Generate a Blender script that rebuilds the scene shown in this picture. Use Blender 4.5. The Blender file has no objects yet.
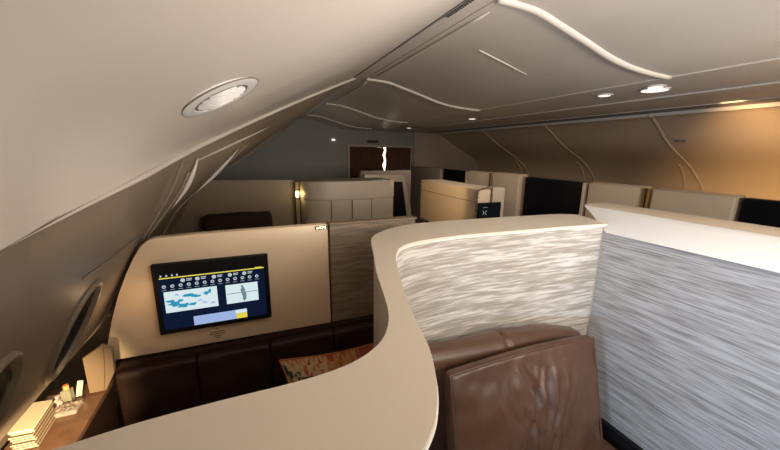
import bpy, bmesh, math, random
from mathutils import Vector, Matrix, noise
from mathutils.bvhtree import BVHTree
random.seed(7)
H = 1.5                      # camera height; all coordinates below are written relative to it
S = bpy.context.scene
COL = S.collection

# ------------------------------------------------------------------ materials
def mat(name, col, rough=0.5, metal=0.0, spec=0.5, bump=0.0, bscale=200.0, vary=0.0, vscale=3.0, coat=0.0, trans=0.0):
    m = bpy.data.materials.new(name); m.use_nodes = True
    nt = m.node_tree; b = nt.nodes['Principled BSDF']
    b.inputs['Base Color'].default_value = (*col, 1)
    b.inputs['Roughness'].default_value = rough
    b.inputs['Metallic'].default_value = metal
    b.inputs['Specular IOR Level'].default_value = spec
    b.inputs['Coat Weight'].default_value = coat
    b.inputs['Transmission Weight'].default_value = trans
    tc = nt.nodes.new('ShaderNodeTexCoord')
    if vary > 0:
        n = nt.nodes.new('ShaderNodeTexNoise'); n.inputs['Scale'].default_value = vscale; n.inputs['Detail'].default_value = 4
        r = nt.nodes.new('ShaderNodeValToRGB')
        r.color_ramp.elements[0].position = 0.3; r.color_ramp.elements[1].position = 0.7
        r.color_ramp.elements[0].color = (*[c*(1-vary) for c in col], 1)
        r.color_ramp.elements[1].color = (*[min(1, c*(1+vary)) for c in col], 1)
        nt.links.new(tc.outputs['Object'], n.inputs['Vector'])
        nt.links.new(n.outputs['Fac'], r.inputs['Fac']); nt.links.new(r.outputs['Color'], b.inputs['Base Color'])
    if bump > 0:
        n = nt.nodes.new('ShaderNodeTexNoise'); n.inputs['Scale'].default_value = bscale; n.inputs['Detail'].default_value = 3
        bp = nt.nodes.new('ShaderNodeBump'); bp.inputs['Strength'].default_value = bump; bp.inputs['Distance'].default_value = 0.002
        nt.links.new(tc.outputs['Object'], n.inputs['Vector'])
        nt.links.new(n.outputs['Fac'], bp.inputs['Height']); nt.links.new(bp.outputs['Normal'], b.inputs['Normal'])
    return m

def emit(name, col, strength):
    m = bpy.data.materials.new(name); m.use_nodes = True
    nt = m.node_tree; nt.nodes.clear()
    e = nt.nodes.new('ShaderNodeEmission'); o = nt.nodes.new('ShaderNodeOutputMaterial')
    e.inputs['Color'].default_value = (*col, 1); e.inputs['Strength'].default_value = strength
    nt.links.new(e.outputs[0], o.inputs[0])
    return m

def woven(name, c_dark, c_mid, c_light, su=11.0, sv=115.0):
    """horizontally slubbed wall textile; UVs are in metres"""
    m = bpy.data.materials.new(name); m.use_nodes = True
    nt = m.node_tree; b = nt.nodes['Principled BSDF']
    b.inputs['Roughness'].default_value = 0.55
    tc = nt.nodes.new('ShaderNodeTexCoord')
    def layer(su, sv, detail, dist):
        mp = nt.nodes.new('ShaderNodeMapping'); mp.inputs['Scale'].default_value = (su, sv, 1)
        n = nt.nodes.new('ShaderNodeTexNoise'); n.inputs['Scale'].default_value = 1; n.inputs['Detail'].default_value = detail
        n.inputs['Distortion'].default_value = dist; n.inputs['Roughness'].default_value = 0.55
        nt.links.new(tc.outputs['UV'], mp.inputs['Vector']); nt.links.new(mp.outputs['Vector'], n.inputs['Vector'])
        return n
    n1 = layer(su, sv, 2.0, 0.25); n2 = layer(su*0.35, sv*0.28, 1.0, 0.1); n3 = layer(su*3, sv*3, 1, 0)
    mx = nt.nodes.new('ShaderNodeMath'); mx.operation = 'MULTIPLY_ADD'; mx.inputs[1].default_value = 0.35
    nt.links.new(n2.outputs['Fac'], mx.inputs[0])
    m2 = nt.nodes.new('ShaderNodeMath'); m2.operation = 'MULTIPLY'; m2.inputs[1].default_value = 0.65
    nt.links.new(n1.outputs['Fac'], m2.inputs[0]); nt.links.new(m2.outputs[0], mx.inputs[2])
    r = nt.nodes.new('ShaderNodeValToRGB'); e = r.color_ramp.elements
    e[0].position = 0.39; e[0].color = (*c_dark, 1); e[1].position = 0.59; e[1].color = (*c_light, 1)
    k = e.new(0.48); k.color = (*c_mid, 1)
    nt.links.new(mx.outputs[0], r.inputs['Fac']); nt.links.new(r.outputs['Color'], b.inputs['Base Color'])
    bp = nt.nodes.new('ShaderNodeBump'); bp.inputs['Strength'].default_value = 0.35; bp.inputs['Distance'].default_value = 0.003
    nt.links.new(mx.outputs[0], bp.inputs['Height']); nt.links.new(bp.outputs['Normal'], b.inputs['Normal'])
    return m

M = {}
M['ceil'] = mat('ceiling_plastic', (.62, .565, .50), .38, spec=.4)
M['ceil_mid'] = mat('ceiling_plastic_matt', (.60, .55, .48), .42, spec=.4)
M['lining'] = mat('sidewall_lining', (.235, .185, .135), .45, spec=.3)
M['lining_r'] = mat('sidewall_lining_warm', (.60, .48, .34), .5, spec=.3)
M['bulk'] = mat('bulkhead_laminate', (.22, .215, .19), .6)
M['bulk2'] = mat('bulkhead_laminate_beige', (.36, .29, .23), .6)
M['cream'] = mat('cream_lacquer', (.68, .60, .49), .34, spec=.4)
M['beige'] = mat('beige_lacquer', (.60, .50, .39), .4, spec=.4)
M['beige_shaded'] = mat('beige_lacquer_shaded', (.42, .345, .26), .4, spec=.4)  # darker copy of the beige; dimmer light there is put into the colour
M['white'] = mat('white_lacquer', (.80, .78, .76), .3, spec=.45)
M['panelb'] = mat('warm_panel', (.84, .66, .46), .4, spec=.4)
M['trim'] = mat('pale_edge_highlight', (.85, .80, .72), .3)  # pale tone paints the light caught by the cap's bevel
M['shade'] = mat('window_shade', (.035, .03, .025), .3, spec=.5)
M['frame'] = mat('window_reveal', (.22, .18, .14), .5, spec=.3)
M['dark'] = mat('black_gloss', (.006, .007, .010), .22, spec=.3)
M['black'] = mat('black_matt', (.008, .008, .009), .6, spec=.2)
M['groove'] = mat('dark_groove', (.03, .027, .023), .7)
M['grey'] = mat('grey_reveal', (.22, .205, .19), .5)
M['gold'] = mat('brass_post', (.55, .38, .16), .3, metal=.85)
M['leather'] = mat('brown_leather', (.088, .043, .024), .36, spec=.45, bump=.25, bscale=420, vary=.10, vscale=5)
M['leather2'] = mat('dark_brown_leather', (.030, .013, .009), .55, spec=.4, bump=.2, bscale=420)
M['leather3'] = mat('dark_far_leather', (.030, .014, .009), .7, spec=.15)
M['walnut'] = mat('walnut_veneer', (.20, .105, .06), .3, vary=.25, vscale=20)
M['brown'] = mat('brown_panel', (.20, .145, .09), .5)
M['curtain'] = mat('rust_curtain', (.13, .06, .035), .8, bump=.3, bscale=300)
M['carpet'] = mat('carpet', (.07, .05, .04), .95, bump=.6, bscale=500, vary=.3, vscale=60)
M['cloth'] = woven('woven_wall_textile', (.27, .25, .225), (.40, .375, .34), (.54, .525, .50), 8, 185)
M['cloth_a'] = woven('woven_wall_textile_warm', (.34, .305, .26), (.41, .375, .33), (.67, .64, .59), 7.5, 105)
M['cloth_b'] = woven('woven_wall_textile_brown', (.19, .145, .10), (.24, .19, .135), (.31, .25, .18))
M['paper'] = mat('cream_paper', (.86, .78, .55), .55)
M['card'] = mat('tan_card', (.24, .165, .10), .6)
M['pinkp'] = mat('pink_wrapper', (.62, .42, .36), .45)
M['green'] = mat('grey_green_pouch', (.24, .24, .17), .5)
M['orange'] = mat('orange_cap', (.85, .38, .12), .35)
M['clear'] = mat('clear_plastic', (.85, .72, .62), .12, spec=.6, trans=.6, bump=.5, bscale=120)
M['tiny'] = mat('printed_grey_mark', (.20, .15, .11), .6)
M['lampw'] = emit('lamp_glow', (1, .80, .35), 9)
M['spotw'] = emit('downlight_glow', (1, .93, .82), .75)
M['scr'] = emit('screen_navy', (.004, .008, .025), .7)
M['scr_w'] = emit('screen_pale', (.72, .85, .88), .55)
M['scr_b'] = emit('screen_blue', (.03, .28, .45), .6)
M['scr_g'] = emit('screen_grey', (.10, .14, .14), 1)
M['scr_l'] = emit('screen_periwinkle', (.33, .43, .72), .6)
M['scr_y'] = emit('screen_yellow', (.75, .62, .06), .6)
M['scr_t'] = emit('screen_text', (.60, .66, .68), .5)
M['mark'] = mat('pale_printed_mark', (.5, .55, .6), .5)
M['day'] = emit('daylight_pane', (.80, .90, 1.0), 3.0)
M['galley'] = emit('galley_light', (1.0, .85, .65), 3.2)

# ------------------------------------------------------------------ helpers
ROOT = {}
def tag(o, label=None, cat=None, group=None, kind=None):
    if label: o['label'] = label
    if cat: o['category'] = cat
    if group: o['group'] = group
    if kind: o['kind'] = kind
    return o

def thing(name, label, cat, loc=(0, 0, -H), group=None, kind=None):
    o = bpy.data.objects.new(name, None); COL.objects.link(o)
    o.location = (loc[0], loc[1], loc[2]+H); o.empty_display_size = .05
    return tag(o, label, cat, group, kind)

def off(parent):
    v = Vector((0, 0, 0)); p = parent
    while p is not None:
        v += p.location; p = p.parent
    return v

def put(name, bm, m, parent=None, smooth=False, angle=None, at=None):
    """link bm (written in camera-relative coordinates) as ONE object; at = its own origin when top-level"""
    base = off(parent) if parent is not None else (Vector((at[0], at[1], at[2]+H)) if at else Vector((0, 0, 0)))
    for v in bm.verts: v.co = v.co + Vector((0, 0, H)) - base
    bmesh.ops.recalc_face_normals(bm, faces=bm.faces)
    me = bpy.data.meshes.new(name)
    if smooth:
        for f in bm.faces: f.smooth = True
        if angle:
            for e in bm.edges:
                if len(e.link_faces) == 2 and e.calc_face_angle(0) > math.radians(angle): e.smooth = False
    bm.to_mesh(me); bm.free()
    for k in (m if isinstance(m, (list, tuple)) else [m]): me.materials.append(k)
    o = bpy.data.objects.new(name, me); COL.objects.link(o)
    if parent is not None: o.parent = parent
    else: o.location = base
    return o

def B(): return bmesh.new()

def box(bm, x0, x1, y0, y1, z0, z1, bev=0.0, seg=2, rot=None):
    ret = bmesh.ops.create_cube(bm, size=1.0); vs = ret['verts']
    for v in vs:
        v.co = Vector(((x0+x1)/2 + v.co.x*(x1-x0), (y0+y1)/2 + v.co.y*(y1-y0), (z0+z1)/2 + v.co.z*(z1-z0)))
    if bev > 0:
        es = list({e for v in vs for e in v.link_edges})
        r = bmesh.ops.bevel(bm, geom=es, offset=bev, segments=seg, affect='EDGES', profile=.5)
        vs = list({v for f in r['faces'] for v in f.verts} | {v for v in vs if v.is_valid})
    if rot is not None:
        c = Vector(((x0+x1)/2, (y0+y1)/2, (z0+z1)/2))
        for v in vs: v.co = c + rot @ (v.co-c)
    return bm

def cr(pts, n=6, closed=False):
    """Catmull-Rom through pts"""
    P = [Vector(p) for p in pts]; out = []
    N = len(P); rng = range(N) if closed else range(N-1)
    for i in rng:
        p1, p2 = P[i], P[(i+1) % N]
        p0 = P[(i-1) % N] if (closed or i > 0) else p1*2-p2
        p3 = P[(i+2) % N] if (closed or i+2 < N) else p2*2-p1
        for k in range(n):
            t = k/n
            out.append(.5*((2*p1)+(p2-p0)*t+(2*p0-5*p1+4*p2-p3)*t*t+(3*p1-p0-3*p2+p3)*t*t*t))
    if not closed: out.append(P[-1])
    return out

def tube(bm, pts, r, seg=8, caps=True, flat=1.0):
    P = [Vector(p) for p in pts]; rings = []
    up = Vector((0, 0, 1))
    for i, p in enumerate(P):
        t = (P[min(i+1, len(P)-1)]-P[max(i-1, 0)]).normalized()
        a = t.cross(up)
        if a.length < 1e-3: a = t.cross(Vector((0, 1, 0)))
        a.normalize(); b = a.cross(t)
        rr = r[i] if isinstance(r, (list, tuple)) else r
        rings.append([bm.verts.new(p + a*math.cos(2*math.pi*k/seg)*rr + b*math.sin(2*math.pi*k/seg)*rr*flat) for k in range(seg)])
    for A, C in zip(rings, rings[1:]):
        for k in range(seg): bm.faces.new((A[k], A[(k+1) % seg], C[(k+1) % seg], C[k]))
    if caps: bm.faces.new(rings[0][::-1]); bm.faces.new(rings[-1])
    return bm

def prism(bm, poly, z0, z1, axis='z', bev=0.0, seg=2):
    """poly: 2D points; axis z: (x,y), y: (x,z), x: (y,z)"""
    def mk(p, h):
        if axis == 'z': return Vector((p[0], p[1], h))
        if axis == 'y': return Vector((p[0], h, p[1]))
        return Vector((h, p[0], p[1]))
    a = [bm.verts.new(mk(p, z0)) for p in poly]; b = [bm.verts.new(mk(p, z1)) for p in poly]
    n = len(poly)
    f0 = bm.faces.new(a[::-1]); f1 = bm.faces.new(b)
    for i in range(n): bm.faces.new((a[i], a[(i+1) % n], b[(i+1) % n], b[i]))
    if bev > 0:
        es = list(f0.edges)+list(f1.edges)
        bmesh.ops.bevel(bm, geom=es, offset=bev, segments=seg, affect='EDGES', profile=.5)
    return bm

def sheet(bm, rows, uvs=None):
    """rows of equal-length point lists -> quad grid"""
    V = [[bm.verts.new(p) for p in r] for r in rows]
    lay = bm.loops.layers.uv.new('UVMap') if uvs else None
    for i in range(len(V)-1):
        for j in range(len(V[0])-1):
            f = bm.faces.new((V[i][j], V[i][j+1], V[i+1][j+1], V[i+1][j]))
            if lay:
                for l, (a, b) in zip(f.loops, ((i, j), (i, j+1), (i+1, j+1), (i+1, j))): l[lay].uv = uvs[a][b]
    return V

def cyl(bm, c, n, r, h, seg=32, r2=None):
    """disc/cylinder centred at c along n"""
    q = Vector(n).normalized().to_track_quat('Z', 'Y').to_matrix().to_4x4()
    bmesh.ops.create_cone(bm, cap_ends=True, segments=seg, radius1=r, radius2=r if r2 is None else r2, depth=h,
                          matrix=Matrix.Translation(Vector(c)) @ q)
    return bm

def lerp(a, b, t): return a+(b-a)*t
def interp(tab, y):
    """tab: [(y, (vals))] piecewise linear"""
    if y <= tab[0][0]: return Vector(tab[0][1])
    for (a, A), (b, Bv) in zip(tab, tab[1:]):
        if y <= b: return Vector(A).lerp(Vector(Bv), (y-a)/(b-a))
    return Vector(tab[-1][1])

# ------------------------------------------------------------------ camera
vy = Vector((249-390, 225-150, -331.0)); vx = Vector((1200-390, 225-163, -331.0))
ey = vy.normalized(); ex = (vx-ey*vx.dot(ey)).normalized(); ez = ex.cross(ey)
R = Matrix((ex, ey, ez))          # rows: world axes in camera space  ->  maps camera vectors to the world
cam = bpy.data.cameras.new('camera'); co = bpy.data.objects.new('camera', cam); COL.objects.link(co)
co.matrix_world = Matrix.Translation((0, 0, H)) @ R.to_4x4()
cam.sensor_width = 36; cam.lens = 36*331/780; cam.clip_start = .01
S.camera = co

# ------------------------------------------------------------------ the left lining and ceiling
# E: where the near ceiling vault meets the sidewall lining, running obliquely forward and up
E_T = [(-1.2, (-.33, -.15)), (.6, (-.325, -.14)), (.75, (-.335, -.13)), (1.0, (-.28, -.083)), (1.25, (-.248, -.044)), (1.55, (-.178, .018)),
       (1.95, (.012, .142)), (2.3, (.325, .318)), (2.65, (.80, .557))]
def E_at(y):
    if y > 2.65: return Vector((.80, .557))
    return interp(E_T, y)
NEAR = [(-.300, -.175), (-.404, -.36), (-.475, -.50), (-.540, -.62), (-.64, -.725), (-.70, -.84), (-.73, -1.5)]
FAR = [(.30, .117), (-.37, -.23), (-.60, -.52), (-.80, -.80), (-1.05, -1.10), (-1.15, -1.35), (-1.17, -1.5)]
def section(y, n=8):
    """lower lining profile at y, top (E) to floor"""
    t = min(1, max(0, (y-1.35)/(6.2-1.35))); t = t**.8
    pts = [E_at(y)] + [Vector(a).lerp(Vector(b), t) for a, b in zip(NEAR, FAR)]
    if y < 1.0: pts[1] = Vector((-.345, -.21)).lerp(Vector(NEAR[0]), max(0, (y-.7)/.3)) if y > .7 else Vector((-.348, -.215))
    return cr([(p.x, 0, p.y) for p in pts], n)

ys = [-1.2+.1*i for i in range(13)] + [i*.0125 for i in range(1, 141)] + [1.75+.05*i for i in range(1, 90)]
bm = B(); rows = []
for y in ys: rows.append([Vector((p.x, y, p.z)) for p in section(y, 10)])
V = sheet(bm, rows)
# window openings: (y, z) ellipses in the lining
WINS = [(1.05, -.47, .075, .115), (.69, -.47, .075, .115), (.30, -.47, .075, .115), (-.09, -.47, .075, .115)]
def in_win(y, z, k=1.0): return any(((y-a)/(c*k))**2+((z-b)/(d*k))**2 < 1 for a, b, c, d in WINS)
bmesh.ops.delete(bm, geom=[f for f in bm.faces if in_win(f.calc_center_median().y, f.calc_center_median().z)], context='FACES')
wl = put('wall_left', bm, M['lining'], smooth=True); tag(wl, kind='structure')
def wall_x(y, z):
    s = section(y, 10)
    for a, b in zip(s, s[1:]):
        if a.z >= z >= b.z and a.z != b.z: return lerp(a.x, b.x, (a.z-z)/(a.z-b.z))
    return s[-1].x
for i, (wy, wz, ay, az) in enumerate(WINS):
    w = thing('window_%d' % (i+1), None, None, (wall_x(wy, wz), wy, wz), kind='structure')
    def ring(k, dx, n=56):
        out = []
        for j in range(n+1):
            a = 2*math.pi*j/n; y = wy+ay*k*math.cos(a); z = wz+az*k*math.sin(a)
            out.append(Vector((wall_x(y, z)+dx, y, z)))
        return out
    bm = B(); sheet(bm, [ring(1.16, .000), ring(1.14, .006), ring(1.08, .010), ring(1.02, .008), ring(.98, -.004)])
    put('window_frame', bm, M['lining'], w, smooth=True)
    bm = B(); sheet(bm, [ring(.985, -.002), ring(.96, -.02), ring(.93, -.045), ring(.90, -.06)])
    put('window_reveal', bm, M['shade'], w, smooth=True)
    bm = B(); r0 = ring(.92, -.058); c = bm.verts.new((wall_x(wy, wz)-.06, wy, wz)); vs = [bm.verts.new(p) for p in r0[:-1]]
    for a in range(len(vs)): bm.faces.new((vs[a], vs[(a+1) % len(vs)], c))
    put('window_shade' if i < 2 else 'window_pane', bm, M['shade'] if i < 2 else M['day'], w, smooth=True)
    bm = B(); tube(bm, ring(.78, -.056), .004, 6, caps=False)
    put('shade_rim', bm, M['frame'], w, smooth=True)

# seams and ribs of the lining, with pale tubes standing in for highlights
def along_section(y, dx=.006, i0=0, i1=60): return [Vector((p.x+dx, y, p.z+.002)) for p in section(y, 10)[i0:i1]]
n_tr = 0
def trim(bm, m, smooth=True):
    global n_tr
    n_tr += 1
    return tag(put('trim_%d' % n_tr, bm, m, smooth=smooth), kind='structure')
bm = B(); l2 = []
for k in range(13):
    y = 1.55+.75*k/12; p = section(y, 10)[4]; l2.append(Vector((p.x+.001, y, p.z)))
tube(bm, l2, [.001+.008*math.sin(math.pi*k/12) for k in range(13)], 8, flat=.7); trim(bm, M['ceil'])  # pale bead; the highlight below the lip is put into its colour
for y, i0, i1 in ((1.53, 3, 15), (2.05, 6, 16)):
    bm = B(); ww = along_section(y, dx=.014, i0=i0, i1=i1); n = len(ww)
    tube(bm, ww, [.002+.014*math.sin(math.pi*k/(n-1)) for k in range(n)], 8, flat=.6); trim(bm, M['ceil'])  # pale wedges paint the highlights on the upper ribs
for y in (1.50, 2.2, 3.2, 4.5):
    bm = B(); tube(bm, along_section(y, i0=6), .009, 8, flat=.6); trim(bm, M['lining'])
bm = B(); tube(bm, [Vector((p.x+.004, 1.40, p.z)) for p in section(1.40, 10)[2:60]], .005, 6); trim(bm, M['frame'])
# rounded lip where the vault meets the lining
lip = []
for i in range(0, 150):
    y = .2+2.45*i/149; e = E_at(y); lip.append(Vector((e.x+.002, y, e.y-.002)))
lip = cr([lip[i] for i in range(0, 150, 10)]+[lip[-1]], 8)
bm = B(); tube(bm, lip, [.001+.011*min(1, max(0, (p.y-.7)/.4)) for p in lip], 10, flat=.7); trim(bm, M['ceil'])
# fine longitudinal joint of the lining above the windows
bm = B(); tube(bm, [Vector((wall_x(y, -.275)+.001, y, -.275)) for y in [i*.05 for i in range(18, 27)]], .0015, 6); trim(bm, M['grey'])
bm = B(); tube(bm, [Vector((wall_x(y, -.285)+.003, y, -.285)) for y in [i*.05 for i in range(18, 27)]], .002, 6); trim(bm, M['lining'])

# near vault
CX, CZ = .775, .552
def vault(y, n=40):
    e = E_at(y); a = Vector((e.x, e.y)); c = Vector((CX, CZ)); L = (c-a).length
    nrm = Vector((-(c-a).y, (c-a).x)).normalized()
    bul = interp([(-1.2, (.40, 0)), (0, (.31, 0)), (.5, (.215, 0)), (.75, (.155, 0)), (1.0, (.100, 0)), (1.25, (.055, 0)), (1.6, (.020, 0)), (2.65, (0, 0))], y).x
    out = []
    for k in range(n+1):
        t = (k/n)**1.6; s = 1.05*(1-t)*(1-math.exp(-t/.07))
        sh = 1
        p = a.lerp(c, t)+nrm*bul*s*sh
        out.append(Vector((p.x, y, p.y)))
    return out
bm = B(); sheet(bm, [vault(-1.2+.05*i) for i in range(78)])
bm.normal_update()
vault_bvh = BVHTree.FromBMesh(bm)
cl = put('ceiling', bm, M['ceil'], smooth=True); tag(cl, kind='structure')

# centre ceiling: raised trough falling in an S to the aisle strip
PROF = [(.775, .552), (.79, .575), (.86, .575), (.875, .548), (.955, .546), (1.06, .538), (1.17, .512), (1.34, .468), (1.48, .43), (1.62, .403), (1.78, .388), (1.95, .381)]
def prof(pts, n=5): return [Vector((p.x, 0, p.z)) for p in cr([(a, 0, b) for a, b in pts], n)]
ps = [Vector((x, 0, z)) for x, z in PROF[:4]] + prof(PROF[4:])
bm = B(); sheet(bm, [[Vector((p.x, y, p.z)) for p in ps] for y in (-1.2, 0, 1.1, 2.0, 2.6, 3.4, 4.1, 5, 6.25)])
tag(put('ceiling', bm, M['ceil_mid'], smooth=True, angle=35), kind='structure')
for y in (-.4, 1.1, 2.6, 4.1, 5.5):
    bm = B(); tube(bm, [Vector((p.x, y, p.z+.002)) for p in prof(PROF[3:])], .020, 10, flat=.8); trim(bm, M['ceil'])
for a, b in ((-1.0, .98), (1.2, 2.5), (2.72, 3.95), (4.25, 5.4)):
    bm = B(); tube(bm, [Vector((.915, a+(b-a)*k/12, .545)) for k in range(13)], [.003]+[.010]*11+[.003], 8, flat=.7); trim(bm, M['ceil'])
bm = B()
box(bm, .777, .785, -1, 2.62, .549, .556); trim(bm, M['grey'], False)
bm = B(); box(bm, .79, .875, -1, 6.2, .552, .572); trim(bm, M['ceil'], False)
# air outlet grille in the slot
g = thing('air_vent', 'dark slotted air vent in the ceiling groove beside the smooth near ceiling panel', 'air vent', (.80, 1.1, .555))
bm = B(); box(bm, .79, .806, .6, 1.33, .5475, .5515); put('backing', bm, M['ceil'], g)
for k in range(26):
    bm = B(); box(bm, .790, .800, .93+k*.015, .936+k*.015, .544, .549); put('slat', bm, M['groove'], g)

# aisle strip with downlights, and the soffit beyond
bm = B(); sheet(bm, [[Vector((x, y, z)) for x, z in ((1.95, .381), (1.958, .393), (2.2, .392), (2.6, .392))] for y in (-1.2, 1, 3, 6.25)])
tag(put('ceiling', bm, M['ceil_mid']), kind='structure')
bm = B(); sheet(bm, [[Vector((x, y, z)) for x, z in ((2.6, .392), (2.604, .384), (3.0, .392), (3.28, .392), (3.30, .415), (3.46, .43), (3.55, .40), (3.55, .36))] for y in (-1.2, 1, 3, 6.25)])
tag(put('ceiling', bm, M['ceil_mid']), kind='structure')
for x, z, r in ((1.95, .383, .008), (2.6, .386, .006), (3.29, .392, .006)):
    bm = B(); tube(bm, [Vector((x, -1.2+.5*k, z)) for k in range(15)], r, 6); trim(bm, M['ceil'])
bm = B(); box(bm, 3.31, 3.545, -1.2, 6.2, .388, .396); trim(bm, M['grey'], False)
for i, (x, y) in enumerate(((2.30, 1.36), (2.22, 1.62), (2.20, 1.30), (2.42, 3.35), (2.45, 5.1))):
    place = ['brightest oval downlight in the aisle strip, above the second ceiling seam', 'leftmost of the bright downlight cluster in the aisle ceiling strip',
             'lower small downlight of the bright cluster in the aisle strip', 'round downlight where the middle ceiling seam meets the aisle strip',
             'faint farthest downlight in the dim end of the aisle ceiling'][i]
    t = thing('downlight', place, 'ceiling light', (x, y, .392), group='downlights along the aisle')
    bm = B(); cyl(bm, (x, y, .389), (0, 0, 1), .078 if i == 0 else .05, .006); put('bezel', bm, M['ceil'], t, smooth=True, angle=30)
    bm = B(); cyl(bm, (x, y, .3855), (0, 0, 1), .068 if i == 0 else (.036 if i != 4 else .03), .004); put('lens', bm, M['spotw'], t)

# recessed reading plates in the centre ceiling panel
for (x, y) in ((1.30, 1.55),):
    bm = B(); box(bm, x-.17, x+.17, y-.004, y+.004, .474, .480, rot=Matrix.Rotation(math.radians(14.5), 3, 'Y'))
    trim(bm, M['ceil'], False)

# ------------------------------------------------------------------ right side lining
RP = [(3.55, .362), (3.66, .352), (3.84, .27), (4.02, .165), (4.22, .06), (4.42, -.04), (4.57, -.14), (4.67, -.25), (4.73, -.37), (4.80, -.7), (4.85, -1.5)]
rp = prof(RP, 5)
bm = B(); sheet(bm, [[Vector((p.x, y, p.z)) for p in rp] for y in (-1.2, 0, 1, 2, 3, 4, 5, 6.25)])
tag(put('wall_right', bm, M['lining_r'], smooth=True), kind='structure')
for y in (.8, 2.1, 3.4, 4.7):
    bm = B(); tube(bm, [Vector((p.x-.006, y+.10*math.sin(math.pi*min(1, k/42)), p.z+.004)) for k, p in enumerate(rp[:46])], .018, 10, flat=.6); trim(bm, M['lining_r'])
    bm = B(); tube(bm, [Vector((p.x-.006, y+.17+.02*k/20, p.z)) for k, p in enumerate(rp[28:46])], .012, 8, flat=.7); trim(bm, M['lining_r'])
bm = B(); box(bm, 4.02, 4.06, 2.02, 2.12, .145, .155, rot=Matrix.Rotation(math.radians(30), 3, 'Y')); trim(bm, M['grey'], False)

# ------------------------------------------------------------------ floor, end walls
bm = B(); box(bm, -1.3, 5.0, -1.25, 7.4, -1.54, -1.5); tag(put('floor', bm, M['carpet']), kind='structure')
bm = B()
prism(bm, [(-1.4, -1.5), (1.74, -1.5), (1.74, .09), (3.06, .09), (3.06, -1.5), (5.0, -1.5), (5.0, .7), (-1.4, .7)], 6.2, 6.26, 'y')
tag(put('wall_far', bm, M['bulk']), kind='structure')
bm = B(); box(bm, 3.08, 5.0, 6.16, 6.198, -1.5, .45); put('laminate', bm, M['bulk2'], bpy.data.objects['wall_far'])
bm = B(); box(bm, -1.0, 5.0, -1.25, -1.2, -1.5, .7); tag(put('wall_near', bm, M['ceil']), kind='structure')
bm = B(); box(bm, 1.2, 3.6, 7.3, 7.35, -1.5, .6); tag(put('wall_beyond', bm, M['bulk2']), kind='structure')
d = thing('door_1', None, None, (2.4, 6.2, -1.5), kind='structure')
for x0, x1, z0, z1 in ((1.70, 1.745, -1.5, .13), (3.055, 3.10, -1.5, .13), (1.745, 3.055, .085, .13)):
    bm = B(); box(bm, x0, x1, 6.16, 6.2, z0, z1, .006); put('door_frame', bm, M['bulk2'], d)
def drape(x0, x1, edge, label):
    bm = B(); rows = []
    for i in range(30):
        z = .085-1.55*i/29; row = []
        for k in range(41):
            t = k/40; x = lerp(x0, x1, t)
            if edge == 'r': x += (x-x0)/(x1-x0)*.018*math.sin(i*1.7)
            if edge == 'l': x += (1-t)*.018*math.sin(i*1.3+1)
            row.append(Vector((x, 6.235+.014*math.sin(t*38)+.004*math.sin(i*.7+t*9), z)))
        rows.append(row)
    sheet(bm, rows)
    r = bmesh.ops.solidify(bm, geom=list(bm.faces), thickness=.004)
    return tag(put('curtain', bm, M['curtain'], smooth=True, at=((x0+x1)/2, 6.235, -1.5)), label, 'curtain', 'curtains in the far doorway')
drape(1.75, 2.455, 'r', 'rust brown curtain in the far doorway, left of the bright gap')
drape(2.50, 3.05, 'l', 'rust brown curtain in the far doorway, right of the bright gap')
t = thing('galley_lamp', 'bright light strip glimpsed through the gap between the doorway curtains', 'lamp', (2.62, 6.75, -1.5))
bm = B(); box(bm, 2.52, 2.72, 6.78, 6.80, -.5, .1, .004); put('lamp_panel', bm, M['galley'], t)
bm = B(); box(bm, 2.50, 2.74, 6.80, 6.84, -1.5, .12, .004); put('housing', bm, M['bulk2'], t)
bm = B(); box(bm, 2.10, 2.32, 6.17, 6.2, .165, .215, .004); tag(put('sign', bm, M['groove']), 'small dark rectangular sign above the curtained doorway', 'sign')
t = thing('ceiling_light', 'small round white light on the dark grey bulkhead left of the doorway', 'light', (1.44, 6.18, .2))
bm = B(); box(bm, 1.41, 1.475, 6.165, 6.2, .185, .22, .012, 3); put('lens', bm, emit('dot_glow', (1, .95, .85), .55), t, smooth=True)

# ------------------------------------------------------------------ foreground S-shaped partition
FRONT = [(1.453, .960), (1.40, .966), (1.19, .982), (.90, .997), (.707, 1.003), (.525, .984), (.435, .940), (.379, .855), (.335, .74), (.297, .623), (.262, .50), (.242, .413), (.221, .356),
         (.195, .305), (.16, .262), (.10, .222), (0, .193), (-.13, .18), (-.26, .176), (-.325, .176)]
BACK = [(-.325, .372), (-.185, .391), (-.126, .398), (-.043, .401), (.016, .401), (.068, .404), (.113, .413), (.154, .433), (.190, .468), (.222, .53), (.246, .616), (.283, .766), (.325, .90),
        (.352, .995), (.378, 1.07), (.430, 1.14), (.537, 1.215), (.674, 1.250), (.869, 1.250), (1.2, 1.232), (1.443, 1.213), (1.535, 1.165)]
f2 = [(p.x, p.y) for p in cr([(a, b, 0) for a, b in FRONT], 5)]
b2 = [(p.x, p.y) for p in cr([(a, b, 0) for a, b in BACK], 5)]
def inset(poly, d):
    n = len(poly); out = []
    area = sum(poly[i][0]*poly[(i+1) % n][1]-poly[(i+1) % n][0]*poly[i][1] for i in range(n))
    s = 1 if area > 0 else -1
    for i in range(n):
        a = Vector(poly[i-1]); c = Vector(poly[(i+1) % n]); t = (c-a).normalized()
        nn = Vector((-t.y, t.x))*s
        out.append((poly[i][0]+nn.x*d, poly[i][1]+nn.y*d))
    return out
outline = f2+b2
part = thing('studio_partition', 'cream S-curved privacy partition sweeping across the foreground behind the leather seat', 'partition', (.6, 1.1, -H))
bm = B(); prism(bm, outline, -.311, -.30, 'z', .003, 2); put('top_cap', bm, M['cream'], part, smooth=True, angle=40)
bm = B(); prism(bm, inset(outline, .010), -1.5, -.3115, 'z'); put('shell', bm, M['cream'], part, smooth=True, angle=40)
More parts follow.
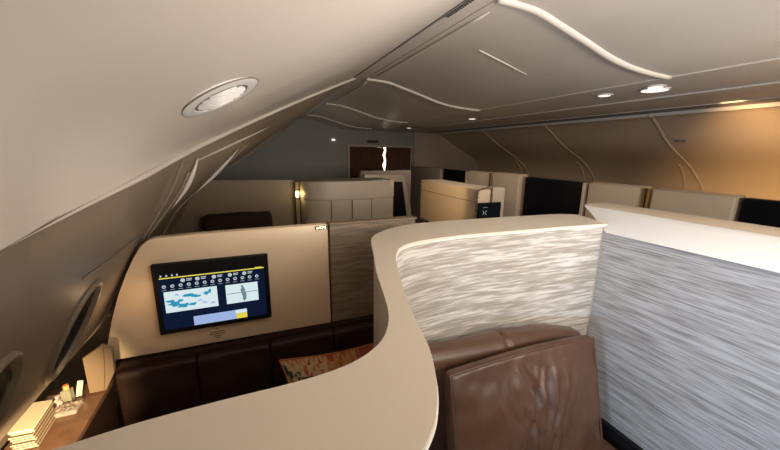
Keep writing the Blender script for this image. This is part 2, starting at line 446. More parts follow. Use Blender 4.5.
# fabric following the front edge from the corner round to the curve
fab = [p for p in f2 if p[1] > .45]
ins = [(1.4475, .971)]+[q_ for q_ in inset(outline, .006)[1:len(fab)] if q_[0] < 1.44]
bm = B(); rows = []; uvs = []; u = 0; last = None
for p in ins:
    if last: u += (Vector(p)-Vector(last)).length
    last = p
    rows.append([Vector((p[0], p[1], z)) for z in (-.313, -.6, -.9, -1.21)]); uvs.append([(u, z) for z in (-.313, -.6, -.9, -1.21)])
sheet(bm, rows, uvs); put('fabric_panel', bm, M['cloth_a'], part, smooth=True)
bm = B(); tube(bm, [Vector((p[0], p[1], -.311)) for p in inset(outline, .001)[2:len(f2)-2]], .0032, 8); put('edge_highlight', bm, M['trim'], part, smooth=True)  # pale bead along the edge paints the bevel's highlight

# ------------------------------------------------------------------ right partition with a chamfered cap whose lit face is painted white
rpn = thing('side_partition', 'long straight side partition with pale chamfered cap and grey woven panel', 'partition', (1.6, .3, -H))
prof_c = [(1.440, -.338), (1.446, -.333), (1.50, -.303), (1.56, -.276), (1.595, -.263), (1.63, -.257), (1.70, -.255), (1.79, -.256), (1.815, -.262), (1.825, -.28), (1.825, -.338)]
def cap_y(x): return .962+(x-1.446)*1.5 if x < 1.608 else 1.205-.15*max(0, (x-1.7))
bm = B(); rows = []
for k in range(9):
    t = k/8; rows.append([Vector((x, lerp(-.9, cap_y(x), t), z)) for x, z in prof_c])
V = sheet(bm, rows)
bm.faces.new([v for v in V[-1]]); bm.faces.new([v for v in V[0]][::-1])
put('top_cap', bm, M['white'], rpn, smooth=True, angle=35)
bm = B(); rows = []
for k in range(9):
    rows.append([Vector((x, lerp(-.9, cap_y(x)+.001, k/8), z+.0015)) for x, z in [(1.612, -.2605)]+prof_c[5:10]])
sheet(bm, rows); put('top_strip', bm, M['beige'], rpn, smooth=True)  # beige copy of the cap's top; its weaker light is put into the colour
bm = B(); prism(bm, [(1.455, -.9), (1.815, -.9), (1.815, 1.17), (1.62, 1.19), (1.455, .955)], -1.5, -.339, 'z'); put('shell', bm, M['beige'], rpn)
yy = [-.9+.1*k for k in range(19)]+[.979]
zz = (-.340, -.6, -.9, -1.21)
bm = B(); sheet(bm, [[Vector((1.447, y, z)) for z in zz] for y in yy], [[(y+3.3, z) for z in zz] for y in yy])
put('fabric_panel', bm, M['cloth'], rpn)
bm = B(); box(bm, 1.425, 1.456, -.9, .96, -1.285, -1.21, .003); put('kick_strip', bm, M['black'], rpn)

# ------------------------------------------------------------------ brown leather seat
seat = thing('suite_armchair', 'brown leather suite seat with a creased headrest pad against the woven panel', 'seat', (.95, .6, -H))
def softbox(name, x0, x1, y0, y1, z0, z1, r, m, parent, fn=None, nx=40, ny=10, nz=40):
    """rounded block as a dense grid with a displacement fn(p)->Vector"""
    bm = B(); bmesh.ops.create_cube(bm, size=2.0)
    hx, hy, hz = (x1-x0)/2, (y1-y0)/2, (z1-z0)/2; c = Vector(((x0+x1)/2, (y0+y1)/2, (z0+z1)/2))
    bmesh.ops.subdivide_edges(bm, edges=bm.edges[:], cuts=nx, use_grid_fill=True)
    for v in bm.verts:
        p = Vector((v.co.x*hx, v.co.y*hy, v.co.z*hz))
        q = Vector((max(-hx+r, min(hx-r, p.x)), max(-hy+r, min(hy-r, p.y)), max(-hz+r, min(hz-r, p.z))))
        dlt = p-q
        p = q+dlt.normalized()*r if dlt.length > 1e-6 else p
        if fn: p = p+fn(p, v.co)
        v.co = c+p
    return put(name, bm, m, parent, smooth=True)
def back_fn(p, u):
    d = Vector((0, 0, 0))
    d.z -= .060*max(0, (u.x-.1)/.9)**2.2 if u.z > 0 else 0
    d.z -= .02*u.x*(1 if u.z > 0 else 0)
    seam = math.exp(-((p.x+.02)/.006)**2)
    d.y += .012*seam if p.y < 0 else 0
    d.z -= .010*seam if u.z > .5 else 0
    d.y += -.012*math.cos(u.x*1.5)*math.cos(u.z*1.4)
    d += Vector((0, 1, 0))*noise.noise(p*9)*.006
    return d
softbox('backrest', .432, 1.285, .845, .950, -1.42, -.672, .045, M['leather'], seat, back_fn, nx=70)
softbox('seat_cushion', .42, 1.36, .10, .80, -1.34, -1.21, .05, M['leather'], seat, lambda p, u: Vector((0, 0, .02*math.cos(u.x*1.5)*math.cos(u.y*1.5) if u.z > 0 else 0)))
bm = B(); box(bm, .42, 1.40, .05, .95, -1.5, -1.345, .01); put('seat_base', bm, M['black'], seat)
bm = B(); box(bm, 1.365, 1.424, -.3, .955, -1.5, -1.285, .006); put('armrest', bm, M['walnut'], seat)

# headrest: leans forward at its foot; creases fan out from lower middle
tilt = math.atan2(.11, .45)
def crease(u, w):
    """u 0..1 left-right, w 0..1 top-bottom"""
    h = 0
    for (u0, w0, u1, w1, a, s) in ((.43, .06, .55, .50, .0045, .018), (.48, .10, .50, .62, .006, .016), (.55, .10, .50, .60, .0065, .018), (.63, .12, .53, .55, .007, .020),
                                   (.70, .14, .58, .60, .006, .020), (.38, .30, .44, .75, .0035, .018), (.30, .12, .34, .42, .003, .02), (.62, .40, .56, .78, .0055, .018),
                                   (.46, .40, .44, .66, .0055, .014), (.52, .45, .49, .70, .0055, .014), (.78, .12, .66, .66, .003, .024),
                                   (.36, .14, .30, .60, .003, .022)):
        ax, aw = u1-u0, w1-w0; L2 = ax*ax+aw*aw
        t = ((u-u0)*ax+(w-w0)*aw)/L2
        px, pw = u0+ax*t, w0+aw*t
        dd = math.hypot((u-px)+.02*math.sin(w*9+u0*20), w-pw)
        fade = max(0, 1-abs(2*t-1)**3) if 0 <= t <= 1 else 0
        h += -a*math.exp(-(dd/s)**2)*fade + .6*a*math.exp(-((dd-1.9*s)/s)**2)*fade
    return h
def head_fn(p, u):
    d = Vector((0, 0, 0)); U = (u.x+1)/2; W = (1-u.z)/2
    if u.y < 0:
        d.y -= .022*(max(0, 1-abs(u.x)**2.6)*max(0, 1-abs(u.z)**2.6))
        d.y -= crease(U, W)*1.5*max(0, 1-abs(u.x)**8)
        d.y += noise.noise(Vector((U*5, W*5, 2)))*.009 + noise.noise(Vector((U*16, W*10, 7)))*.0035
    if u.z > 0: d.z += (.012*math.sin((U-.12)*math.pi*1.05) - .018*U)*u.z
    if u.y > -.5: d.y -= .030*max(0, u.z)**3*(u.y+.5)/1.5
    # lean: the foot comes forward
    w = p.z+d.z
    d.y += (w-.23)*.245
    d.x += -.0*w
    return d
softbox('headrest', .540, 1.208, .775, .835, -1.20, -.690, .014, M['leather'], seat, head_fn, nx=150)
hr = bpy.data.objects['headrest']
pip = []
for k in range(0, 41):
    U = k/40; pip.append((U, 0))
def hp(u, z):                                        # point on the pad's front rim
    p = Vector((u*.334*.99, -.028, z*.255*.99)); U = (u+1)/2
    dz = (.012*math.sin((U-.12)*math.pi*1.05) - .018*U)*z if z > 0 else 0
    w = p.z+dz
    return Vector((.874+p.x, .805+p.y+(w-.23)*.245, -.945+w))
path = [hp(-1, -1+2*k/20) for k in range(0, 21)] + [hp(-1+2*k/40, 1) for k in range(1, 41)] + [hp(1, 1-2*k/20) for k in range(1, 21)]
bm = B(); tube(bm, path, .0042, 6); put('piping', bm, M['leather'], seat, smooth=True)

# ------------------------------------------------------------------ TV partition in the next suite
tvp = thing('screen_partition', 'beige partition wall with rounded corner carrying the lit television', 'partition', (-.1, 1.38, -H))
out = [(.285, -.748), (.281, -.310), (.279, -.301), (.270, -.298), (0, -.300), (-.2, -.302), (-.325, -.305), (-.350, -.312), (-.372, -.330), (-.395, -.37), (-.425, -.43), (-.455, -.50), (-.485, -.59), (-.512, -.69), (-.520, -.741)]
bm = B(); prism(bm, out, 1.345, 1.385, 'y', .004, 2); put('panel', bm, M['panelb'], tvp, smooth=True, angle=35)
bm = B(); box(bm, -.50, .285, 1.37, 1.40, -1.5, -.76); put('lower_panel', bm, M['leather2'], tvp)
bm = B(); box(bm, .229, .278, 1.341, 1.346, -.317, -.303, .001); bd = put('badge', bm, M['black'], tvp); 
bm = B()
for k in range(7):
    x = .236+k*.0055
    tube(bm, [Vector((x, 1.3405, -.314+.002*(k % 3))), Vector((x+.002, 1.3405, -.306-.001*(k % 2)))], .0011, 5)
put('badge_mark', bm, M['lampw'], bd)
bm = B()
for w_, z in ((.010, -.686), (.050, -.697), (.060, -.706), (.030, -.715), (.018, -.722)):
    n = int(w_/.0055)
    for k in range(n): box(bm, -.163-w_/2+k*.0055, -.163-w_/2+k*.0055+.0038, 1.3435, 1.3455, z-.002, z+.002)
put('printed_mark', bm, M['tiny'], tvp)

tv = thing('television', 'black framed television showing a lit menu with picture tiles', 'television', (-.155, 1.33, -.53))
TX0, TX1, TZ0, TZ1 = -.346, .038, -.664, -.396
bm = B(); box(bm, TX0, TX1, 1.322, 1.345, TZ0, TZ1, .004, 2); put('bezel', bm, M['black'], tv)
def tu(u): return lerp(TX0, TX1, u)
def tw(v): return lerp(TZ1, TZ0, v)
def quad(u0, u1, v0, v1, y, m, name, parent, th=.0006):
    bm = B(); box(bm, tu(u0), tu(u1), y-th, y, tw(v1), tw(v0)); return put(name, bm, m, parent)
scr = quad(.045, .955, .175, .93, 1.3218, M['scr'], 'screen', tv)
quad(.055, .955, .185, .200, 1.3210, M['scr_y'], 'title_line', scr)
quad(.87, .935, .172, .195, 1.3206, M['scr_y'], 'yellow_button', scr)
p1 = quad(.075, .515, .385, .685, 1.3210, M['scr_w'], 'picture_tile', scr)
bm = B(); random.seed(3)
def blob(bm, u, v, a, b, y, n=14, j=.4):
    vs = []
    for k in range(n):
        r = 1+random.uniform(-j, j); t = 2*math.pi*k/n
        vs.append(bm.verts.new((tu(u+a*r*math.cos(t)), y, tw(v+b*r*math.sin(t)))))
    bm.faces.new(vs)
for u, v, a, b in ((.15, .57, .05, .035), (.22, .60, .05, .03), (.12, .52, .03, .02), (.28, .47, .05, .02), (.33, .49, .035, .018), (.42, .47, .03, .02), (.45, .45, .018, .03), (.30, .60, .03, .02), (.20, .53, .025, .02)):
    blob(bm, u, v, a, b, 1.3202)
put('tile_drawing', bm, M['scr_b'], p1)
for u, v, a, b in ((.18, .44, .02, .012), (.40, .60, .03, .012), (.36, .56, .02, .01), (.47, .62, .02, .014)):
    bm = B(); blob(bm, u, v, a, b, 1.3202); put('tile_patch', bm, M['scr_l'], p1)
p2 = quad(.590, .885, .395, .680, 1.3210, M['scr_w'], 'picture_tile', scr)
bm = B()
for u, v, a, b in ((.745, .50, .018, .05), (.755, .60, .02, .07), (.74, .44, .01, .025)): blob(bm, u, v, a, b, 1.3202, j=.3)
box(bm, tu(.60), tu(.875), 1.3200, 1.3204, tw(.535), tw(.525))
put('tile_drawing', bm, M['scr_g'], p2)
quad(.29, .765, .79, .925, 1.3210, M['scr_l'], 'progress_bar', scr)
quad(.665, .765, .845, .925, 1.3204, M['scr_y'], 'yellow_button', scr)
quad(.66, .765, .79, .84, 1.3204, M['scr_w'], 'bar_end', scr)
for k in range(13):
    u = .085+k*.0665
    bm = B(); cyl(bm, (tu(u), 1.3212, tw(.31)), (0, 1, 0), .0062, .0008, 14); ic = put('menu_icon', bm, M['scr_t'], scr)
    bm = B(); cyl(bm, (tu(u), 1.3205, tw(.31)), (0, 1, 0), .0026, .0006, 10); box(bm, tu(u)-.001, tu(u)+.004, 1.3203, 1.3206, tw(.31)-.001, tw(.31)+.001); put('icon_centre', bm, M['scr'], ic)
    quad(u-.020, u+.018, .352, .362, 1.3210, M['scr_g'], 'icon_caption', scr)
for k, u in enumerate((.24, .36, .50, .64, .77)):
    bm = B(); cyl(bm, (tu(u), 1.3212, tw(.245)), (0, 1, 0), .0072, .0008, 14); put('menu_icon', bm, M['scr_t'], scr)
    quad(u+.03, u+.075, .225, .236, 1.3210, M['scr_t'], 'icon_caption', scr); quad(u+.03, u+.070, .246, .256, 1.3210, M['scr_t'], 'icon_caption', scr)
for k, u in enumerate((.07, .115, .16, .20)):
    bm = B(); cyl(bm, (tu(u), 1.3212, tw(.160)), (0, 1, 0), .0032, .0008, 10); put('status_dot', bm, M['scr_t'], scr)

# woven stub wall between the television partition and the S-curved one
sw = thing('stub_wall', 'taupe woven divider between the television partition and the curved partition', 'partition', (.42, 1.38, -H))
bm = B(); box(bm, .292, .70, 1.36, 1.40, -1.5, -.305, .003); put('core', bm, M['brown'], sw)
zz = (-.308, -.5, -.76)
xs = [.293+.02*k for k in range(21)]
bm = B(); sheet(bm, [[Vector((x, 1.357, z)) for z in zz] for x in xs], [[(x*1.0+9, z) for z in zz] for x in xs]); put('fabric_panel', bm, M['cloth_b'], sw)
bm = B(); box(bm, .288, .704, 1.352, 1.405, -.306, -.297, .003); put('top_strip', bm, M['brown'], sw)

# leather ottoman beneath the television
ot = thing('ottoman_bench', 'dark brown leather bench back beneath the television partition', 'bench', (0, 1.2, -H))
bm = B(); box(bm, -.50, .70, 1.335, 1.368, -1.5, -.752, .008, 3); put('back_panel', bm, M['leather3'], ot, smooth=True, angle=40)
for k, (a, b) in enumerate(((-.49, -.242), (-.24, .022), (.024, .287), (.289, .56))):
    softbox('back_pad', a, b, 1.300, 1.345, -1.05, -.772, .010, M['leather2'], ot, lambda p, u: Vector((0, -.010*math.cos(u.x*1.5)*math.cos(u.z*1.5)+noise.noise(p*14)*.008, 0)) if u.y < 0 else Vector((0, 0, 0)), nx=24)
softbox('seat_pad', -.48, .22, .62, 1.29, -1.15, -1.035, .04, M['leather2'], ot, None, nx=24)
bm = B(); box(bm, -.46, .20, .64, 1.29, -1.5, -1.155, .01); put('plinth', bm, M['black'], ot)

# patterned cushion
cu = thing('throw_cushion', 'patchwork throw cushion of rust, orange, cream and dark green triangles', 'cushion', (.26, 1.15, -1.035))
tri = [mat('cushion_%d' % i, c, .85, bump=.3, bscale=600) for i, c in enumerate(((.34, .07, .025), (.46, .15, .04), (.48, .25, .10), (.50, .36, .20), (.03, .055, .04), (.28, .05, .04), (.42, .20, .05)))]
bm = B(); nU, nV = 26, 15; random.seed(11)
def cpt(u, v, side):
    bulge = .055*(max(0, 1-abs(2*u-1)**2.4)*max(0, 1-abs(2*v-1)**2.4))**.6
    pin = .03*(abs(2*u-1)**2)*(math.sin(math.pi*v))          # sides draw in between the corners
    pin2 = .016*(abs(2*v-1)**2)*(math.sin(math.pi*u))
    x = .052+.41*u + (pin if u < .5 else -pin)
    w = -.30*v + (-pin2 if v < .5 else pin2)
    y = 1.205+(-.28)*v*.45 + side*bulge
    return Vector((x, y-.0, -.790+w*.80-.014*u + .0))
for side in (-1, 1):
    G = [[bm.verts.new(cpt(i/nU, j/nV, side)) for j in range(nV+1)] for i in range(nU+1)]
    for i in range(nU):
        for j in range(nV):
            q = (G[i][j], G[i+1][j], G[i+1][j+1], G[i][j+1])
            tris = ((q[0], q[1], q[2]), (q[0], q[2], q[3])) if (i+j) % 2 else ((q[0], q[1], q[3]), (q[1], q[2], q[3]))
            for t3 in tris:
                f = bm.faces.new(t3)
                U = i/nU; W = j/nV; cell = 0
                rnd = random.Random(i*977+j*131+tris.index(t3)*37+5).random()
                if U < .34 and W > .05+.45*U: k = 4 if rnd < .62 else 3
                elif U < .42: k = (3, 2, 1, 3, 0)[int(rnd*5)]
                elif U < .72: k = (1, 2, 0, 6, 2)[int(rnd*5)]
                else: k = (0, 1, 5, 0, 5)[int(rnd*5)]
                f.material_index = k
bmesh.ops.remove_doubles(bm, verts=bm.verts[:], dist=.0004)
put('cover', bm, tri, cu, smooth=True)
bm = B(); tube(bm, [cpt(u, 0, 0) for u in [k/30 for k in range(31)]], .0035, 6); tube(bm, [cpt(0, v, 0) for v in [k/16 for k in range(17)]], .0035, 6)
put('seam_cord', bm, tri[1], cu, smooth=True)

# ------------------------------------------------------------------ side ledge by the windows and the things on it
lg = thing('side_ledge', 'glossy walnut side ledge under the windows beside the dark bench', 'ledge', (-.58, .9, -H))
bm = B(); prism(bm, [(-.672, .42), (-.505, .42), (-.503, 1.33), (-.672, 1.33)], -.82, -.80, 'z', .003, 2); put('top', bm, M['walnut'], lg)
bm = B(); box(bm, -.66, -.512, .43, 1.33, -1.5, -.822); put('cabinet_side', bm, M['leather2'], lg)
nb = 8
names = ['topmost', 'second from the top', 'third from the top', 'fourth from the top', 'fifth from the top', 'sixth from the top', 'second from the bottom', 'bottom']
pts = [(-.598, 1.172), (-.590, 1.058), (-.640, 1.062), (-.655, 1.178)]
for k in range(nb):
    z1 = -.737-.0078*k; j = .0025*math.sin(k*2.1)
    root = thing('booklet', 'thin cream booklet in the lit stack on the ledge, %s' % names[k], 'booklet', (-.62, 1.11, z1-.0076), group='booklets stacked on the side ledge')
    ctr = Vector((sum(p[0] for p in pts)/4, sum(p[1] for p in pts)/4))
    pp = [(p[0]+j, p[1]+j*.6) for p in pts]
    bm = B(); prism(bm, pp, z1-.0050, z1-.0012, 'z'); put('pages', bm, M['paper'], root)
    pq = [(ctr.x+(p[0]-ctr.x)*1.05, ctr.y+(p[1]-ctr.y)*1.03) for p in pp]
    bm = B(); prism(bm, pq, z1-.0012, z1-.0004, 'z'); prism(bm, pq, z1-.0062, z1-.0051, 'z'); put('cover', bm, M['paper'] if k == 0 else M['card'], root)

bg = thing('paper_bag', 'small tan card bag leaning against the television partition', 'bag', (-.50, 1.27, -.80))
bm = B(); prism(bm, [(-.545, -.665), (-.495, -.632), (-.466, -.65), (-.470, -.735), (-.500, -.795), (-.545, -.795)], 1.255, 1.275, 'y', .002, 2); put('bag_body', bm, M['card'], bg)
bm = B(); tube(bm, [Vector((-.488, 1.252, -.64)), Vector((-.492, 1.252, -.70)), Vector((-.505, 1.253, -.79))], .002, 5); put('fold', bm, M['card'], bg)
it = thing('snack_packet', 'crumpled pink wrapper packet standing beside the booklet stack', 'packet', (-.615, 1.225, -.80))
softbox('wrapper', -.632, -.600, 1.205, 1.228, -.80, -.752, .008, M['pinkp'], it, lambda p, u: Vector((noise.noise(p*60)*.008, noise.noise(p*70+Vector((3, 1, 2)))*.008, noise.noise(p*50)*.004)), nx=14)
it = thing('toiletry_tube', 'grey green tube with an orange cap among the small items on the ledge', 'tube', (-.590, 1.24, -.80))
bm = B(); prism(bm, [(-.603, 1.226), (-.578, 1.226), (-.578, 1.246), (-.603, 1.246)], -.80, -.750, 'z', .005, 3); put('tube_body', bm, M['green'], it, smooth=True, angle=40)
bm = B(); cyl(bm, (-.590, 1.236, -.743), (0, 0, 1), .0075, .014, 16); put('cap', bm, M['orange'], it, smooth=True, angle=40)
bm = B(); box(bm, -.575, -.560, 1.255, 1.260, -.80, -.742, .001, rot=Matrix.Rotation(math.radians(12), 3, 'Y')); tag(put('folded_card', bm, M['paper'], at=(-.568, 1.257, -.80)), 'small cream card standing upright at the right of the little tube', 'card')
it = thing('plastic_wrap', 'crumpled clear plastic wrap glittering in front of the little tube', 'plastic wrap', (-.575, 1.205, -.80))
softbox('film', -.600, -.545, 1.165, 1.215, -.800, -.786, .006, M['clear'], it, lambda p, u: Vector((0, 0, abs(noise.noise(p*110))*.012)) if u.z > 0 else Vector((0, 0, 0)), nx=24)

# reading lamp fixed to the inner side of the partition shell, out of the camera's sight
rl = thing('reading_lamp', 'small warm reading lamp under the partition by the windows', 'lamp', (-.37, .45, -.56))
bm = B(); cyl(bm, (-.37, .425, -.56), (-.3, 1, -.3), .02, .05, 20); put('lamp_head', bm, M['gold'], rl, smooth=True, angle=40)

# ------------------------------------------------------------------ far left suite
fl = thing('far_suite_shell', 'dark brown high-backed suite shell in the far left corner behind the television partition', 'suite shell', (0, 3.1, -H))
bm = B(); prism(bm, [(-.42, -.235), (.30, -.250), (.37, -.258), (.37, -1.5), (-.78, -1.5), (-.74, -.62)], 3.02, 3.07, 'y', .006, 2); put('back_wall', bm, M['brown'], fl)
bm = B(); box(bm, .345, .375, 2.93, 3.04, -1.5, -.262); put('side_return', bm, M['brown'], fl)
fs = thing('far_armchair', 'very dark brown leather seat back inside the far left suite', 'seat', (-.1, 2.9, -H))
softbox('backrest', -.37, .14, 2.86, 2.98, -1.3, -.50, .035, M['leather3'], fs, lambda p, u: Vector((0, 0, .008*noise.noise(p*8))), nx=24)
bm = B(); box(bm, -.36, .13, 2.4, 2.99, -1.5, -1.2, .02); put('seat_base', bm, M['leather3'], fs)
lp = thing('wall_lamp', 'small glowing yellow lamp on the edge of the cream cabinet', 'lamp', (.365, 2.915, -.35))
bm = B(); cyl(bm, (.355, 2.905, -.365), (0, -.25, 1), .010, .045, 12, .013); put('lamp_shade', bm, M['lampw'], lp, smooth=True, angle=40)
bm = B(); box(bm, .352, .372, 2.912, 2.93, -.40, -.33, .003); put('bracket', bm, M['gold'], lp)

# cream storage cabinet, curved at its left end
cb = thing('storage_cabinet', 'low cream storage cabinet with flush doors in front of the far bulkhead', 'cabinet', (.78, 2.85, -H))
cf = cr([(.385, 2.90, 0), (.42, 2.80, 0), (.52, 2.745, 0), (.66, 2.735, 0), (.92, 2.75, 0), (1.19, 2.775, 0)], 6)
cpoly = [(p.x, p.y) for p in cf]+[(1.19, 3.08), (.385, 3.08)]
bm = B(); prism(bm, cpoly, -1.5, -.405, 'z'); put('body', bm, M['beige_shaded'], cb, smooth=True, angle=40)
bm = B(); prism(bm, inset(cpoly, -.004), -.402, -.248, 'z', .005, 2); put('top_section', bm, M['beige_shaded'], cb, smooth=True, angle=40)
for x in (.607, .79, .972):
    i = min(range(len(cf)), key=lambda k: abs(cf[k].x-x)); y = cf[i].y
    bm = B(); box(bm, x-.003, x+.003, y-.004, y+.01, -1.45, -.406); put('door_gap', bm, M['groove'], cb)
bm = B(); box(bm, .797, .965, 2.738, 2.76, -1.2, -.410, .002); put('door', bm, M['beige_shaded'], cb)

# shell with black screen right of the cabinet
sh = thing('suite_shell', 'beige curved suite shell with a black panel just right of the cream cabinet', 'suite shell', (1.6, 3.7, -H))
bm = B(); prism(bm, [(1.19, -.25), (1.66, -.262), (1.70, -.29), (1.80, -.70), (1.84, -1.5), (1.14, -1.5)], 3.62, 3.70, 'y', .01, 3); put('back_wall', bm, M['beige_shaded'], sh, smooth=True, angle=40)
bm = B(); prism(bm, [(1.47, -.340), (1.665, -.345), (1.73, -.75), (1.74, -1.45), (1.47, -1.45)], 3.605, 3.625, 'y', .004, 2); put('black_panel', bm, M['dark'], sh)
sh = thing('suite_shell', 'long low beige suite shell beneath the curtained doorway', 'suite shell', (1.8, 4.6, -H))
bm = B(); box(bm, 1.42, 2.20, 4.45, 4.55, -1.5, -.262, .02, 3); put('back_wall', bm, M['bulk2'], sh, smooth=True, angle=40)
bm = B(); box(bm, 1.46, 1.60, 4.47, 4.53, -.264, -.225, .02, 3); put('headrest_tip', bm, M['leather3'], sh, smooth=True)

# ------------------------------------------------------------------ middle suite console with monitor
mc = thing('suite_console', 'tan lit middle suite console with rounded top edge and small monitor end', 'console', (1.9, 2.9, -H))
bm = B(); box(bm, 1.76, 2.03, 2.30, 3.32, -.74, -.300, .014, 3); put('upper_body', bm, M['panelb'], mc, smooth=True, angle=40)
bm = B(); box(bm, 1.82, 2.03, 2.36, 3.28, -1.5, -.74); put('lower_body', bm, M['leather3'], mc)
bm = B(); box(bm, 1.756, 1.762, 2.31, 3.30, -.412, -.409); put('seam', bm, M['brown'], mc)
bm = B(); tube(bm, cr([(1.755, 2.285, -.62), (1.755, 2.285, -.40), (1.757, 2.285, -.325), (1.775, 2.285, -.302), (1.83, 2.285, -.292), (1.90, 2.285, -.292), (1.905, 2.285, -.30), (1.905, 2.285, -.42), (1.905, 2.285, -.62)], 5), .008, 8)
put('hoop_frame', bm, M['brown'], mc, smooth=True)
bm = B(); box(bm, 1.905, 2.06, 2.29, 2.40, -1.5, -.290, .02, 3); put('end_post', bm, M['beige'], mc, smooth=True, angle=40)
mo = thing('monitor', 'small dark monitor with a pale logo on the end of the tan console', 'monitor', (1.87, 2.25, -.56))
bm = B(); box(bm, 1.755, 1.990, 2.255, 2.275, -.575, -.412, .004); put('case', bm, M['black'], mo)
bm = B(); box(bm, 1.765, 1.980, 2.2535, 2.2555, -.565, -.422); put('screen', bm, emit('monitor_slate', (.003, .004, .005), 1), mo)
for s in (-1, 1):
    bm = B(); tube(bm, [Vector((1.815+s*(.006+.014*abs(t)**1.6), 2.252, -.495+t*.018)) for t in (-1, -.6, -.2, .2, .6, 1)], .0035, 5); put('logo_arc', bm, M['mark'], mo)
bm = B(); box(bm, 1.80, 1.83, 2.251, 2.253, -.4965, -.4935); put('logo_bar', bm, M['mark'], mo)
bm = B(); box(bm, 1.795, 1.84, 2.251, 2.253, -.452, -.449); put('caption_line', bm, M['mark'], mo)

# ------------------------------------------------------------------ row of far aisle suites along x = 3
def shell(y0, y1, label, z1=-.28, m='beige'):
    t = thing('aisle_suite_shell', label, 'suite shell', (3.06, (y0+y1)/2, -H), group='suite shells along the far aisle')
    bm = B(); prism(bm, [(3.0, z1), (3.0, -1.5), (3.14, -1.5), (3.14, z1+.012), (3.07, z1+.015)], y0, y1, 'y', .012, 3)
    put('shell_body', bm, M[m], t, smooth=True, angle=40)
    return t
def panel(y0, y1, label, z1=-.27, slant=.06):
    t = thing('black_divider', label, 'divider', (3.08, (y0+y1)/2, -H), group='glossy black dividers in the far aisle row')
    bm = B(); prism(bm, [(y0, -1.5), (y1, -1.5), (y1, z1), (y1-.02, z1+.004), (y0+.03, z1+.004), (y0-.0, z1-.02)], 3.03, 3.09, 'x', .008, 2); put('divider_panel', bm, M['dark'], t)
    bm = B(); prism(bm, [(y0-.012, -1.5), (y0+.012, -1.5), (y0+.012, z1), (y0-.012, z1)], 3.0, 3.05, 'x', .004, 2); put('edge_trim', bm, M['beige'], t)
    return t
panel(.1, 1.13, 'glossy black divider at the right edge of the picture below the orange sidewall')
shell(1.15, 1.66, 'beige suite shell between the brass post and the rightmost black divider', z1=-.272)
shell(1.73, 2.22, 'beige suite shell just left of the brass post, above the white partition cap end', z1=-.27)
panel(2.27, 3.06, 'large glossy black divider in the middle of the far aisle row')
shell(3.13, 3.62, 'beige suite shell left of the large black divider, behind the small monitor', z1=-.258)
shell(3.67, 4.18, 'beige suite shell between two brown posts, above the tan console', z1=-.27)
panel(4.22, 4.92, 'smaller far black divider above the tan console')
shell(4.96, 6.12, 'dim brown suite shell at the far end of the row beside the curtained doorway', z1=-.285, m='bulk2')
for y, l, mm in ((1.70, 'brass post between two beige suite shells above the white cap', 'gold'), (3.645, 'thin brown post between beige shells behind the tan console', 'brown')):
    t = thing('divider_post', l, 'post', (3.0, y, -H))
    for dy in (-.017, .017):
        bm = B(); box(bm, 2.985, 3.03, y+dy-.009, y+dy+.009, -1.5, -.262, .004); put('bar', bm, M[mm], t)
    bm = B(); box(bm, 3.0, 3.03, y-.01, y+.01, -1.5, -.27); put('core', bm, M['groove'], t)

# ------------------------------------------------------------------ round speaker grille on the near ceiling panel
def ray(px, py):
    d = R @ Vector((px-390, 225-py, -331.0)); return d.normalized()
hit, nrm, _, _ = vault_bvh.ray_cast(Vector((0, 0, 0)), ray(221, 97))
if nrm.dot(ray(221, 97)) > 0: nrm = -nrm
sp = thing('ceiling_speaker', 'round white slotted speaker grille on the near curved ceiling panel', 'speaker', tuple(hit))
rad = .108
q = nrm.to_track_quat('Z', 'Y').to_matrix()
def sq(x, y, z): return hit + q @ Vector((x, y, z))
bm = B(); rows = []
for r, z in ((rad*1.0, -.003), (rad*.985, .003), (rad*.93, .005), (rad*.80, .004), (rad*.70, .005), (rad*.68, .0025)):
    rows.append([sq(r*math.cos(2*math.pi*k/64), r*math.sin(2*math.pi*k/64), z) for k in range(65)])
sheet(bm, rows); put('bezel', bm, M['white'], sp, smooth=True, angle=50)
bm = B(); tube(bm, [sq(rad*.985*math.cos(2*math.pi*k/64), rad*.985*math.sin(2*math.pi*k/64), .002) for k in range(65)], .0022, 6, caps=False); put('shadow_gap', bm, M['frame'], sp, smooth=True)
bm = B(); cyl(bm, sq(0, 0, .002), nrm, rad*.70, .002, 40); put('mesh_backing', bm, M['grey'], sp)
ydir = q.transposed() @ Vector((.55, .12, .30)); ydir.z = 0; ydir.normalize(); xdir = Vector((ydir.y, -ydir.x, 0))
for k in range(-3, 4):
    o_ = k*.0185; L = math.sqrt(max(0, (.066)**2-(o_*1.0)**2))
    a = ydir*(-L)+xdir*o_; b = ydir*L+xdir*o_
    bm = B(); tube(bm, [sq(a.x, a.y, .0045), sq(b.x, b.y, .0045)], .0034, 6); put('slat', bm, M['white'], sp, smooth=True)

# ------------------------------------------------------------------ lights
def area(name, loc, target, sx, sy, power, col, spread=180):
    l = bpy.data.lights.new(name, 'AREA'); l.shape = 'RECTANGLE'; l.size = sx; l.size_y = sy; l.energy = power; l.color = col
    l.spread = math.radians(spread)
    o = bpy.data.objects.new(name, l); COL.objects.link(o)
    o.location = (loc[0], loc[1], loc[2]+H); d = Vector(target)-Vector(loc)
    o.rotation_euler = d.to_track_quat('-Z', 'Y').to_euler(); return o
def spot(name, loc, target, power, col, ang, blend=.6, rad=.03):
    l = bpy.data.lights.new(name, 'SPOT'); l.energy = power; l.color = col; l.spot_size = math.radians(ang); l.spot_blend = blend; l.shadow_soft_size = rad
    o = bpy.data.objects.new(name, l); COL.objects.link(o)
    o.location = (loc[0], loc[1], loc[2]+H); d = Vector(target)-Vector(loc)
    o.rotation_euler = d.to_track_quat('-Z', 'Y').to_euler(); return o
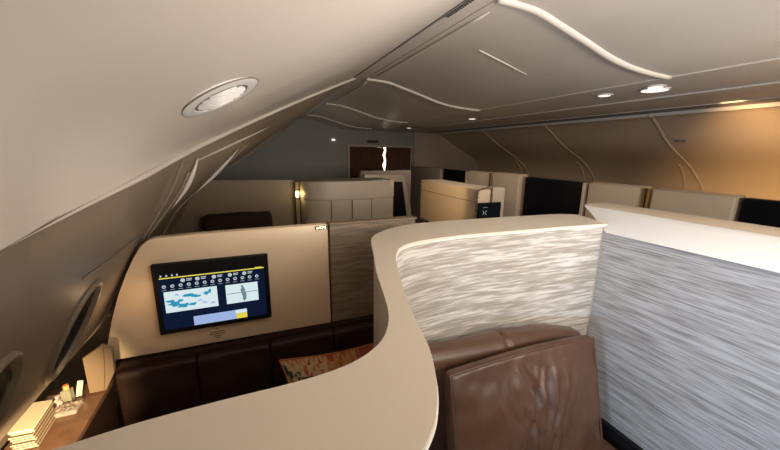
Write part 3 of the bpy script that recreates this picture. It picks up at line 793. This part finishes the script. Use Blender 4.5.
def point(name, loc, power, col, rad=.03):
    l = bpy.data.lights.new(name, 'POINT'); l.energy = power; l.color = col; l.shadow_soft_size = rad
    o = bpy.data.objects.new(name, l); COL.objects.link(o); o.location = (loc[0], loc[1], loc[2]+H); return o
# daylight from the two open windows beside and behind the camera
area('window_daylight', (-.36, -.10, -.49), (1.4, .3, -.55), .12, .20, 3.2, (.54, .71, 1.0), 105)
area('window_daylight', (-.36, -.60, -.49), (1.4, .2, -.55), .12, .20, 2.8, (.54, .71, 1.0), 105)
# unseen cabin wash lights above and behind the camera, and an added vault fill
area('cabin_light', (1.15, .10, .50), (1.2, .75, -.6), .5, .25, 1.9, (1.0, .92, .82), 125)
area('cabin_light', (1.3, -.9, .30), (1.5, 1.6, -.1), 1.2, .25, 6, (1.0, .90, .78), 120)
area('vault_fill', (.95, -.02, -.28), (.40, .70, .50), .5, .3, 3.4, (1.0, .91, .85), 95)  # added unseen fill; stands in for light bounced up to the vault
# warm mood wash on the right sidewall
area('mood_wash', (3.25, 1.4, -.12), (4.3, 1.4, -.12), .12, 3.0, 7.5, (1.0, .60, .27), 95)
# reading lamp by the windows
spot('reading_beam', (-.37, .47, -.56), (-.63, 1.10, -.77), 46.0, (1.0, .74, .42), 40, .9, .015)
point('reading_glow', (-.40, 1.24, -.50), .09, (1.0, .62, .32), .02)
# far suite lamp and downlight wash, plus unseen fills added for console, ceiling and far end
spot('console_fill', (.95, 2.45, .02), (1.76, 2.85, -.42), 9, (1.0, .70, .40), 55, .5, .04)  # added unseen spot that lights the console's front
point('suite_lamp', (.34, 2.86, -.36), .12, (1.0, .75, .3), .012)
area('aisle_wash', (2.5, 3.2, .36), (2.5, 3.2, -1), .3, 3.5, 4, (1.0, .84, .66))
area('ceiling_fill', (1.6, -.9, -.1), (1.5, 1.4, .6), 1.4, .3, 10, (1.0, .91, .82), 115)  # added unseen light from behind, brightens the centre ceiling
area('far_fill', (.6, 4.2, -1.1), (.6, 5.0, .3), 1.2, .3, 1.6, (1.0, .93, .8))  # added unseen light that lifts the dark far end

w = bpy.data.worlds.new('world'); S.world = w; w.use_nodes = True
w.node_tree.nodes['Background'].inputs['Color'].default_value = (.6, .55, .5, 1)
w.node_tree.nodes['Background'].inputs['Strength'].default_value = .02
S.view_settings.view_transform = 'Standard'; S.view_settings.look = 'None'
S.view_settings.exposure = 0.78; S.view_settings.gamma = 1.0; S.view_settings.use_curve_mapping = False
S.cycles.max_bounces = 10; S.cycles.diffuse_bounces = 6
